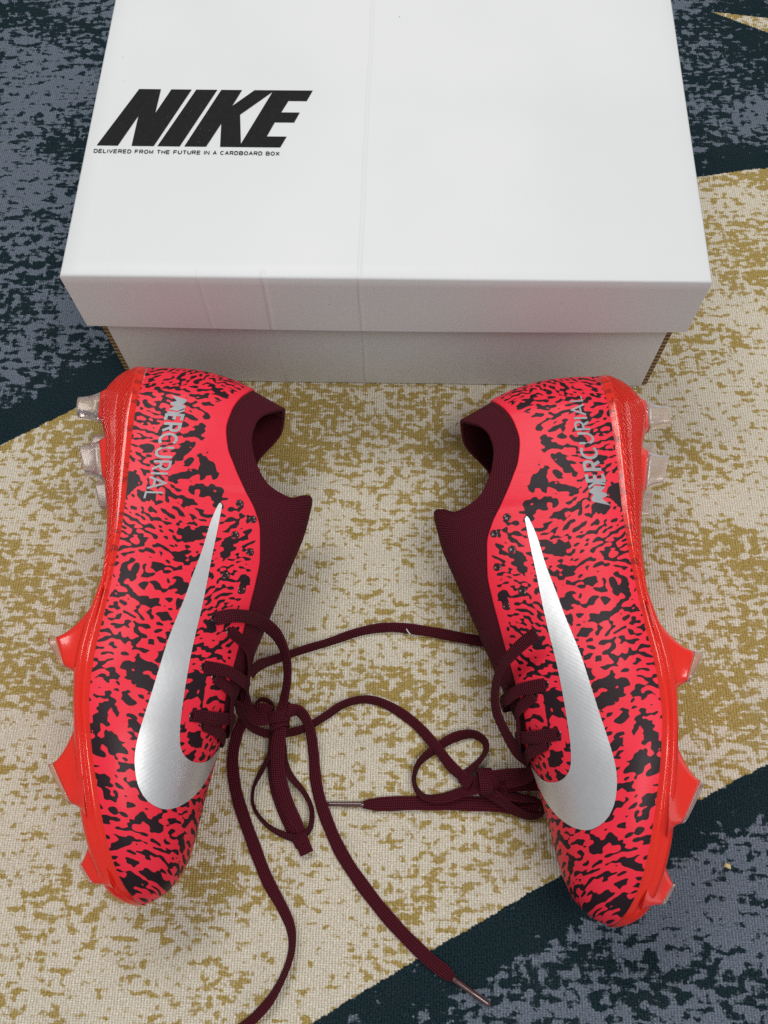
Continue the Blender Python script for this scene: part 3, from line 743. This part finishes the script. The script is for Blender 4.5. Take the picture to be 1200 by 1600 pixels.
    def place(x, y, total, i):
        t = x / total; p = a0 + (a1 - a0) * t; d = (a1 - a0) / np.linalg.norm(a1 - a0); nrm = np.array([0., 1.])
        sl = 0.0
        hgt = y * (hh0 + (hh1 - hh0) * t); p = p + nrm * hgt + np.array([sl * hgt * .6, 0])
        return tuple(P3(on(p[0], p[1], .00094 + .00002 * (i % 3))))
    solid = [[(0, -.02), (.27, .95), (.42, 1.0), (.68, .80), (.80, 1.02), (.93, 1.02), (1.20, .62), (1.15, .10), (1.08, .05), (.85, .34), (.72, .03), (.60, .02), (.43, .38)],
             [(1.01, 1.03), (1.17, 1.05), (1.43, .60), (1.36, .0), (1.23, .0), (1.29, .60)]]
    Vt, Ft = [], []; total = 6.75
    for q_, pg in enumerate(solid):
        uv_, fc_ = decal(dense(pg, .12), .16); b_ = len(Vt)
        Vt += [place(p[0], p[1], total, q_) for p in uv_]; Ft += [[b_ + i_ for i_ in f_] for f_ in fc_]
    cx = 1.50; i = 2
    for ch, wg, gp in (('E', .42, .26), ('R', .52, .24), ('C', .78, .22), ('U', .66, .30), ('R', .52, .26), ('I', .0, .24), ('A', .72, .26), ('L', .46, 0)):
        wst = .225 - .105 * (cx / total)
        for pl_ in GL[ch]:
            pl_ = [(cx + p[0] * wg, p[1]) for p in pl_]; fine = []
            for a, b in zip(pl_[:-1], pl_[1:]):
                k_ = max(1, int(math.dist(a, b) / .15)); fine += [(a[0] + (b[0] - a[0]) * j / k_, a[1] + (b[1] - a[1]) * j / k_) for j in range(k_)]
            fine.append(pl_[-1]); L_, R__ = stroke_quads(fine, wst); b_ = len(Vt); i += 1
            for l, r in zip(L_, R__): Vt += [place(l[0], l[1], total, i), place(r[0], r[1], total, i)]
            Ft += [(b_ + 2 * j, b_ + 2 * j + 1, b_ + 2 * j + 3, b_ + 2 * j + 2) for j in range(len(fine) - 1)]
        cx += wg + gp
    mesh_obj('lettering', Vt, Ft, M_GREY, root, True)
    # --- eyelets
    prof = [(0, .00006), (.0009, .00008), (.0012, .00015), (.0014, .0003), (.0016, .00036), (.0019, .00025), (.0022, .0000)]
    for (ex_, ez_) in EYES:
        h_ = (ez_ - float(Z_FEA(ex_))) / (float(Z_TOP(ex_)) - float(Z_FEA(ex_)))
        c = on(ex_, ez_, .0007); nv = surf_n(np.array(ex_), np.array(h_)).reshape(3); t1_ = np.cross(nv, [0, 0, 1.]); t1_ /= np.linalg.norm(t1_); t2_ = np.cross(nv, t1_)
        V = []; Fc = []; nseg = 14
        for (r, zz) in prof:
            for i in range(nseg):
                a = 2 * math.pi * i / nseg; V.append(c + r * (math.cos(a) * t1_ + math.sin(a) * t2_) + zz * nv)
        for k_ in range(len(prof) - 1):
            for i in range(nseg): Fc.append((k_ * nseg + i, k_ * nseg + (i + 1) % nseg, (k_ + 1) * nseg + (i + 1) % nseg, (k_ + 1) * nseg + i))
        mesh_obj('eyelet', P3(np.array(V)), Fc, M_EYE, root, True)
    # --- stitches along the collar seam
    V, Fc = [], []
    for lat in (True, False):
        for x0 in np.arange(.012, .100, .0021):
            pa = [(x0 + d, float(Z_RED(x0 + d)) + .0016) for d in (0, .00055, .0011)]
            c = [on(p[0], p[1], o, lat) for p, o in zip(pa, (.0000, .00035, .0000))]
            for i in range(2):
                d = c[i + 1] - c[i]; up = np.array([0, 0, 1.]); sd = np.cross(d, np.array([0, 1., 0])); sd = sd / (np.linalg.norm(sd) + 1e-9) * .0003; nv = np.array([0, .0003 if lat else -.0003, 0]); b_ = len(V)
                for pp in (c[i], c[i + 1]): V += [pp - sd, pp + nv, pp + sd]
                Fc += [(b_, b_ + 1, b_ + 4, b_ + 3), (b_ + 1, b_ + 2, b_ + 5, b_ + 4)]
    so = mesh_obj('seam_stitching', P3(np.array(V)), Fc, M_THR, root, False); so['kind'] = 'stuff'
    return root
boot_left = build_boot(FR_L, 1, 'red and black blotched boot on the left, its sole to the left')
boot_right = build_boot(FR_R, -1, 'red and black blotched boot on the right, its sole to the right')

# ------------------------------------------------------------------ laces
def spline(P, per):
    P = np.asarray(P, float); n = len(P); out = []
    for i in range(n - 1):
        p0, p1, p2, p3 = P[max(i - 1, 0)], P[i], P[i + 1], P[min(i + 2, n - 1)]
        for q in range(per):
            t = q / per; out.append(.5 * (2 * p1 + (p2 - p0) * t + (2 * p0 - 5 * p1 + 4 * p2 - p3) * t * t + (3 * p1 - p0 - 3 * p2 + p3) * t ** 3))
    out.append(P[-1]); return np.array(out)
class Ribbon:
    def __init__(s): s.V, s.F, s.T = [], [], []
    def add(s, P, N, width, thick=.0012, per=10, u0=0.0, taper=(0, 0), closed=False):
        Q = spline(np.concatenate([P, N], 1), per); P, N = Q[:, :3], Q[:, 3:]
        T = np.gradient(P, axis=0); T /= np.linalg.norm(T, axis=1, keepdims=True) + 1e-12
        N = N - T * np.sum(N * T, 1, keepdims=True); N /= np.linalg.norm(N, axis=1, keepdims=True) + 1e-12
        B = np.cross(T, N); L = np.concatenate([[0], np.cumsum(np.linalg.norm(np.diff(P, axis=0), axis=1))])
        k = 14; base = len(s.V); n = len(P)
        for i in range(n):
            w = width
            d0, d1 = L[i], L[-1] - L[i]
            if taper[0]: w *= .30 + .70 * min(1, d0 / taper[0]) ** .5
            if taper[1]: w *= .30 + .70 * min(1, d1 / taper[1]) ** .5
            w *= 1 + .03 * math.sin(L[i] * 310 + u0 * 50)
            for j in range(k):
                a = 2 * math.pi * j / k; c, q = math.cos(a), math.sin(a)
                cx = math.copysign(abs(c) ** .7, c); cy = math.copysign(abs(q) ** .6, q)
                s.V.append(P[i] + B[i] * cx * w / 2 + N[i] * cy * thick / 2); s.T.append((u0 + L[i], cx, 0))
        for i in range(n - 1):
            for j in range(k): s.F.append((base + i * k + j, base + i * k + (j + 1) % k, base + (i + 1) * k + (j + 1) % k, base + (i + 1) * k + j))
        s.F.append(tuple(base + j for j in reversed(range(k)))); s.F.append(tuple(base + (n - 1) * k + j for j in range(k)))
    def ring(s, c, ax, r, width, e=1.0, turn=360, a0=0):
        c = np.array(c, float); ax = np.array(ax, float); ax /= np.linalg.norm(ax)
        u = np.cross(ax, [0, 0, 1.]); u = u / np.linalg.norm(u) if np.linalg.norm(u) > .05 else np.array([1., 0, 0]); v = np.cross(ax, u)
        P, N = [], []
        for i in range(13):
            a = R_(a0 + turn * i / 12); d = u * math.cos(a) + v * math.sin(a) * e; P.append(c + r * d + ax * .0006 * (i / 6 - 1)); N.append(d / np.linalg.norm(d))
        s.add(np.array(P), np.array(N), width, per=4, u0=c[0])
    def build(s, name, mat, root):
        M = np.array(root.matrix_world.inverted()); V = np.array(s.V) @ M[:3, :3].T + M[:3, 3]
        return mesh_obj(name, V, s.F, mat, root, True, {'st': (np.array(s.T), 'FLOAT_VECTOR')})
LACE_RUNS = [
 ('L', 0.0070, [(-0.0778,-0.1774,0.083,0.37,0.12,0.92),(-0.0688,-0.1745,0.079,0.73,0.13,0.67),(-0.0603,-0.1721,0.063,0.87,-0.28,0.41),(-0.0532,-0.1749,0.046,0.13,-0.91,0.39),(-0.049,-0.1829,0.034,-0.55,-0.68,0.49),(-0.0483,-0.1932,0.026,-0.72,-0.36,0.59),(-0.05,-0.2038,0.02,-0.7,-0.18,0.69),(-0.0522,-0.2122,0.017,-0.41,-0.21,0.89)]),
 ('L', 0.0068, [(-0.0641,-0.186,0.05,-0.89,0.01,0.46),(-0.0663,-0.1951,0.046,-0.83,-0.17,0.53),(-0.0683,-0.2028,0.038,-0.7,-0.52,0.49),(-0.068,-0.21,0.028,-0.08,-0.82,0.56),(-0.0642,-0.2148,0.021,0.61,-0.43,0.66),(-0.0587,-0.2137,0.017,0.52,0.2,0.83),(-0.0544,-0.211,0.014,0.44,0.27,0.86)]),
 ('L', 0.0066, [(-0.0567,-0.2101,0.016,0.28,-0.04,0.96),(-0.0634,-0.2092,0.018,-0.07,-0.02,1.0),(-0.0698,-0.2133,0.015,-0.33,-0.3,0.9),(-0.0752,-0.2201,0.01,-0.33,-0.33,0.88),(-0.0778,-0.232,0.005,-0.19,-0.27,0.94),(-0.0768,-0.2432,0.003,-0.07,-0.11,0.99),(-0.0726,-0.2569,0.0025,0.01,-0.02,1.0),(-0.0642,-0.2753,0.0024,0.0,-0.0,1.0),(-0.0551,-0.2935,0.0024,-0.15,-0.08,0.98),(-0.0465,-0.3063,0.0026,-0.37,-0.2,0.91),(-0.0412,-0.316,0.003,-0.62,-0.18,0.77),(-0.0399,-0.3258,0.0034,-0.82,0.07,0.57),(-0.0427,-0.3365,0.0034,-0.81,0.32,0.5),(-0.0486,-0.3479,0.0032,-0.64,0.42,0.64),(-0.0562,-0.3564,0.003,-0.5,0.5,0.71),(-0.0639,-0.3626,0.003,-0.4,0.5,0.77),(-0.0703,-0.3677,0.003,-0.4,0.51,0.77)]),
 ('L', 0.0068, [(-0.051,-0.2123,0.018,0.0,0.0,1.0),(-0.0461,-0.2095,0.018,0.4,-0.26,0.88),(-0.0409,-0.2101,0.014,0.02,-0.76,0.65),(-0.0365,-0.2173,0.0085,-0.43,-0.51,0.74),(-0.0341,-0.23,0.0042,-0.39,-0.24,0.89),(-0.032,-0.2449,0.003,-0.32,-0.12,0.94),(-0.0271,-0.2601,0.0027,-0.23,-0.11,0.97),(-0.0174,-0.2793,0.0025,-0.11,-0.08,0.99),(-0.0041,-0.2968,0.0024,-0.07,-0.06,1.0),(0.0115,-0.3135,0.0024,-0.06,-0.06,1.0),(0.0278,-0.3277,0.0024,-0.05,-0.07,1.0),(0.0377,-0.3345,0.0024,-0.04,-0.08,1.0),(0.0415,-0.3373,0.0022,-0.02,-0.1,1.0)]),
 ('L', 0.0064, [(-0.0527,-0.2158,0.014,-0.7,-0.15,0.7),(-0.0553,-0.227,0.009,-0.84,0.1,0.54),(-0.0612,-0.2391,0.005,-0.83,0.26,0.49),(-0.0655,-0.249,0.0036,-0.93,0.12,0.34),(-0.0644,-0.2588,0.0036,-0.86,-0.41,0.31),(-0.0565,-0.2676,0.0036,-0.57,-0.75,0.34),(-0.0463,-0.2724,0.0036,-0.25,-0.83,0.5),(-0.0392,-0.2729,0.0036,0.26,-0.78,0.57),(-0.034,-0.2683,0.0036,0.88,-0.37,0.31),(-0.0335,-0.2593,0.0036,0.94,0.21,0.26),(-0.0381,-0.2504,0.004,0.78,0.52,0.34),(-0.0453,-0.2428,0.0055,0.76,0.43,0.49),(-0.0496,-0.2352,0.0085,0.74,0.03,0.68),(-0.0521,-0.2223,0.012,0.38,-0.17,0.91)]),
 ('L', 0.0076, [(-0.0515,-0.2179,0.0165,-0.2,-0.31,0.93),(-0.0526,-0.2307,0.012,-0.17,-0.29,0.94),(-0.0514,-0.2435,0.0085,-0.09,-0.24,0.97),(-0.0471,-0.2553,0.0065,-0.07,-0.19,0.98),(-0.0422,-0.2654,0.005,-0.08,-0.16,0.98),(-0.038,-0.2742,0.0042,-0.13,-0.14,0.98),(-0.0347,-0.281,0.0038,-0.21,-0.16,0.96)]),
 ('L', 0.0064, [(-0.0548,-0.2174,0.013,-0.67,-0.17,0.73),(-0.0565,-0.2319,0.008,-0.71,-0.19,0.68),(-0.0552,-0.2449,0.005,-0.67,-0.26,0.7),(-0.0511,-0.2565,0.004,-0.57,-0.3,0.77),(-0.0449,-0.2673,0.0038,-0.41,-0.28,0.87),(-0.0383,-0.2773,0.0034,-0.33,-0.26,0.91)]),
 ('L', 0.0062, [(-0.0722,-0.2082,0.034,-0.33,-0.86,0.39),(-0.071,-0.2141,0.022,-0.25,-0.9,0.36),(-0.0667,-0.2185,0.012,0.06,-0.91,0.42),(-0.0596,-0.2204,0.007,0.18,-0.83,0.52),(-0.0501,-0.2197,0.0042,0.25,-0.79,0.56),(-0.0398,-0.2166,0.0034,0.37,-0.76,0.53),(-0.0292,-0.2101,0.0034,0.46,-0.71,0.53),(-0.0185,-0.2029,0.0034,0.34,-0.78,0.53),(-0.0061,-0.2001,0.0034,-0.01,-0.82,0.57),(0.0065,-0.2034,0.0032,-0.29,-0.65,0.71),(0.0208,-0.2125,0.003,-0.42,-0.4,0.82),(0.032,-0.2247,0.006,-0.44,-0.25,0.86),(0.0409,-0.2356,0.0066,-0.37,-0.33,0.87),(0.0491,-0.2418,0.0068,-0.32,-0.39,0.86),(0.0564,-0.2441,0.0085,-0.26,-0.1,0.96)]),
 ('R', 0.0062, [(-0.0657,-0.1945,0.04,0.89,0.27,0.36),(-0.0636,-0.1882,0.03,0.96,0.05,0.29),(-0.0591,-0.1821,0.016,0.88,-0.35,0.32),(-0.0499,-0.1759,0.006,0.63,-0.64,0.44),(-0.0395,-0.1714,0.0034,0.36,-0.79,0.5),(-0.0284,-0.1678,0.0034,0.28,-0.8,0.53),(-0.0099,-0.161,0.0032,0.2,-0.74,0.64),(0.0073,-0.1584,0.003,0.02,-0.64,0.77),(0.0269,-0.1602,0.0028,-0.06,-0.5,0.87),(0.0463,-0.1635,0.0026,-0.06,-0.42,0.91),(0.0613,-0.1658,0.0026,-0.05,-0.34,0.94),(0.0794,-0.1681,0.0026,-0.04,-0.34,0.94)]),
 ('R', 0.0066, [(0.0763,-0.1835,0.09,-0.54,-0.35,0.77),(0.0692,-0.188,0.083,-0.73,-0.16,0.67),(0.0623,-0.195,0.072,-0.89,-0.1,0.44),(0.0596,-0.2038,0.06,-0.89,-0.29,0.34),(0.0608,-0.2137,0.052,-0.72,-0.57,0.4),(0.0665,-0.2237,0.044,-0.49,-0.73,0.47),(0.0736,-0.2325,0.036,-0.21,-0.85,0.48),(0.0813,-0.2375,0.026,-0.21,-0.92,0.33),(0.0788,-0.2415,0.014,-0.8,0.0,0.6),(0.0691,-0.2433,0.01,-0.4,0.1,0.91)]),
 ('R', 0.0064, [(0.0563,-0.2467,0.0085,-0.37,0.44,0.82),(0.0464,-0.2485,0.005,-0.3,0.44,0.85),(0.0362,-0.2516,0.004,-0.13,0.56,0.82),(0.026,-0.2512,0.0036,0.36,0.74,0.57),(0.0208,-0.2437,0.0036,0.94,0.14,0.31),(0.0234,-0.2337,0.0036,0.75,-0.51,0.42),(0.0331,-0.2254,0.0036,0.42,-0.57,0.71),(0.0426,-0.2197,0.0036,0.24,-0.6,0.77),(0.0524,-0.2178,0.0036,-0.08,-0.76,0.64),(0.059,-0.2214,0.0036,-0.74,-0.52,0.42),(0.0592,-0.2275,0.0036,-0.88,0.37,0.31),(0.0535,-0.2344,0.0038,-0.61,0.61,0.5),(0.0472,-0.2406,0.005,-0.56,0.42,0.71),(0.051,-0.2448,0.008,-0.55,0.09,0.83)]),
 ('R', 0.0074, [(-0.0068,-0.2557,0.0022,-0.04,-0.0,1.0),(-0.002,-0.2556,0.0024,-0.01,-0.0,1.0),(0.0182,-0.2545,0.0024,0.0,0.0,1.0),(0.0407,-0.254,0.0024,-0.0,-0.0,1.0),(0.0649,-0.2544,0.0026,-0.04,0.0,1.0),(0.0769,-0.2556,0.004,-0.12,-0.17,0.98),(0.0869,-0.256,0.005,-0.11,-0.34,0.94)]),
 ('R', 0.0070, [(0.0561,-0.2418,0.012,0.0,-0.35,0.94),(0.0656,-0.2403,0.0125,0.0,-0.42,0.91),(0.0763,-0.2395,0.013,0.05,-0.42,0.91),(0.0886,-0.2385,0.012,0.11,-0.42,0.9)]),
 ('R', 0.0070, [(0.0577,-0.2447,0.009,0.04,-0.34,0.94),(0.0672,-0.2451,0.0085,0.03,-0.42,0.91),(0.0781,-0.2442,0.0085,0.04,-0.42,0.91),(0.0917,-0.2439,0.008,0.04,-0.42,0.91)]),
 ('R', 0.0068, [(0.0576,-0.2468,0.01,-0.03,-0.38,0.92),(0.0644,-0.251,0.0085,-0.16,-0.58,0.8),(0.0726,-0.2564,0.006,-0.23,-0.74,0.63),(0.0814,-0.2597,0.0045,-0.06,-0.87,0.5),(0.0882,-0.2585,0.0042,0.51,-0.8,0.31),(0.0894,-0.2546,0.0042,0.89,0.38,0.26),(0.085,-0.2516,0.005,0.31,0.81,0.49),(0.0754,-0.2506,0.0065,0.23,0.61,0.76),(0.0631,-0.2478,0.0085,0.23,0.38,0.9)]),
]

# lacing over the tongue, from the outer eyelet across the ridge to the inner side: (along, height share, side)
def hz(i): x, z = EYES[i]; return (z - float(Z_FEA(x))) / (float(Z_TOP(x)) - float(Z_FEA(x)))
LACING = [[(EYES[8][0], hz(8), 1, .0002), (.1872, .87, 1, .0014), (.1890, .945, 1, .0024), (.1900, .985, 1, .0030), (.1895, .985, -1, .0028), (.1880, .94, -1, .0016), (.1869, .85, -1, .0004)],
          [(EYES[10][0], hz(10), 1, .0002), (.2095, .90, 1, .0014), (.2085, .955, 1, .0022), (.2075, .99, 1, .0026), (.2080, .985, -1, .0024), (.2095, .94, -1, .0012), (.2099, .87, -1, .0004)],
          [(EYES[7][0], hz(7), 1, .0002), (.1735, .93, 1, .0012), (.1810, .965, 1, .0022), (.1880, .985, 1, .0030), (.1920, .985, -1, .0030), (.1900, .93, -1, .0012)],
          [(EYES[9][0], hz(9), 1, .0002), (.1960, .935, 1, .0012), (.2030, .965, 1, .0022), (.2085, .985, 1, .0030), (.2110, .98, -1, .0026), (.2110, .94, -1, .0012)],
          [(EYES[11][0], hz(11), 1, .0002), (.2150, .94, 1, .0014), (.2165, .98, 1, .0018), (.2165, .985, -1, .0014), (.2150, .94, -1, .0008)],
          ]
def make_lace(root, fr, own, knot):
    rb = Ribbon()
    for q, (o, w, rows) in enumerate(LACE_RUNS):
        if o != own: continue
        a = np.array(rows); rb.add(a[:, :3], a[:, 3:], w, per=12, u0=q * .37, taper=((.009, 0) if q == 11 else (0, .006) if q == 3 else (0, 0)))
    for q, row in enumerate(LACING):
        if own == 'R' and q == 2: continue
        P, N = [], []
        for (x, h, sd, off) in row:
            n_ = surf_n(np.array(x), np.array(min(h, .985)), sd > 0).reshape(3)
            if h > .93: n_ = n_ * [1, .55, 1] + [0, 0, .35]; n_ /= np.linalg.norm(n_)
            P.append(surf(x, h, sd > 0).reshape(3) + (off + .0008) * n_); N.append(n_)
        O, ex, ey, ez = fr; P = to_world(np.array(P), fr); N = np.array(N) @ np.array([ex, ey, ez])
        rb.add(P, N, .0062, per=8, u0=q * .21)
    for (c, ax, r, w, e, turn, a0) in knot: rb.ring(c, ax, r, w, e, turn, a0)
    return rb.build('lace', M_LACE, root)
lace_l = make_lace(boot_left, FR_L, 'L', [((-.0531, -.2122, .0150), (.15, -1, -.1), .0058, .0062, .8, 360, 0), ((-.0525, -.2165, .0135), (.3, -1, .2), .0050, .0055, .85, 360, 40), ((-.0510, -.2085, .0150), (.8, -.6, .1), .0045, .0055, .9, 300, 0), ((-.0610, -.2075, .0140), (.2, .25, 1), .0052, .0052, .8, 330, 20)])
lace_r = make_lace(boot_right, FR_R, 'R', [((.0581, -.2433, .0092), (1, .12, .05), .0066, .0066, .85, 360, 0), ((.0618, -.2420, .0092), (1, .5, .1), .0055, .0050, .85, 360, 60)])
def aglet(a, b, r0, r1, parent, root):
    a, b = np.array(a), np.array(b); t = (b - a) / np.linalg.norm(b - a); u = np.cross(t, [0, 0, 1.]); u /= np.linalg.norm(u); v = np.cross(t, u)
    rings = []
    for q, r in ((-.03, r0 * .8), (0, r0), (.1, r0), (.5, (r0 + r1) / 2), (.93, r1), (.985, r1 * .8), (1.0, r1 * .4)):
        c = a + (b - a) * q; rings.append([tuple(c + r * (math.cos(i * math.pi / 5) * u + math.sin(i * math.pi / 5) * v)) for i in range(10)])
    V, F = loft(rings, True, True); M = np.array(root.matrix_world.inverted()); V = np.array(V) @ M[:3, :3].T + M[:3, 3]
    mesh_obj('aglet', V, F, M_AGL, parent, True)
aglet((.0415, -.3373, .0022), (.0595, -.3484, .0016), .0015, .0013, lace_l, boot_left)
aglet((-.0062, -.2557, .0020), (-.0257, -.2558, .0016), .0015, .0013, lace_r, boot_right)

# ------------------------------------------------------------------ bits lying on the carpet
def mat_bit(name, a, b):
    k = NT(name); P = k.coord('Object'); n = k.noise(P, 900, 3)
    return k.set(Base_Color=k.mix(n, a, b), Roughness=.7)
def crumb(loc, size, seed, mat, label):
    rng = random.Random(seed); bm = bmesh.new(); bmesh.ops.create_icosphere(bm, subdivisions=2, radius=1)
    for v in bm.verts:
        f = 1 + .28 * math.sin(v.co.x * 3 + seed) * math.cos(v.co.y * 4) + rng.uniform(-.14, .14); v.co = Vector((v.co.x * size[0] * f, v.co.y * size[1] * f, v.co.z * size[2] * f))
    me = bpy.data.meshes.new('crumb'); bm.to_mesh(me); bm.free(); me.materials.append(mat); me.polygons.foreach_set('use_smooth', [True] * len(me.polygons))
    o = link(bpy.data.objects.new('crumb', me)); o.location = loc; o.rotation_euler = (0, 0, seed); o['label'] = label; o['category'] = 'crumb'
crumb((.184, -.2816, .0010), (.0014, .0022, .0011), 1.2, mat_bit('pale_crumb', (.50, .40, .16), (.72, .62, .34)), 'tiny pale yellow crumb on the dark carpet right of the right toe')
def fibre(pts, r, mat, name, label, cat):
    P = spline(np.array(pts), 8); rings = []
    for i, p in enumerate(P):
        t = P[min(i + 1, len(P) - 1)] - P[max(i - 1, 0)]; t /= np.linalg.norm(t); u = np.cross(t, [0, 0, 1.]); u /= np.linalg.norm(u); v = np.cross(t, u)
        rings.append([tuple(p + r * (math.cos(a) * u + math.sin(a) * v)) for a in np.arange(6) * math.pi / 3])
    V, F = loft(rings, True, True); o = mesh_obj(name, V, F, mat, None, True); o['label'] = label; o['category'] = cat
fibre([(-.0030, -.1832, .0008), (-.0005, -.1848, .0012), (.0015, -.1856, .0009), (.0030, -.1872, .0007)], .00026, mat_bit('straw_fibre', (.42, .32, .10), (.60, .48, .20)), 'fibre', 'short straw coloured fibre on the light carpet between the laces', 'fibre')
fibre([(.0155, -.1600, .0056), (.0165, -.1618, .0064), (.0178, -.1632, .0060)], .00034, mat_bit('white_lint', (.55, .52, .48), (.75, .72, .68)), 'lint_thread', 'short whitish lint thread lying on the upper crossing lace', 'lint')
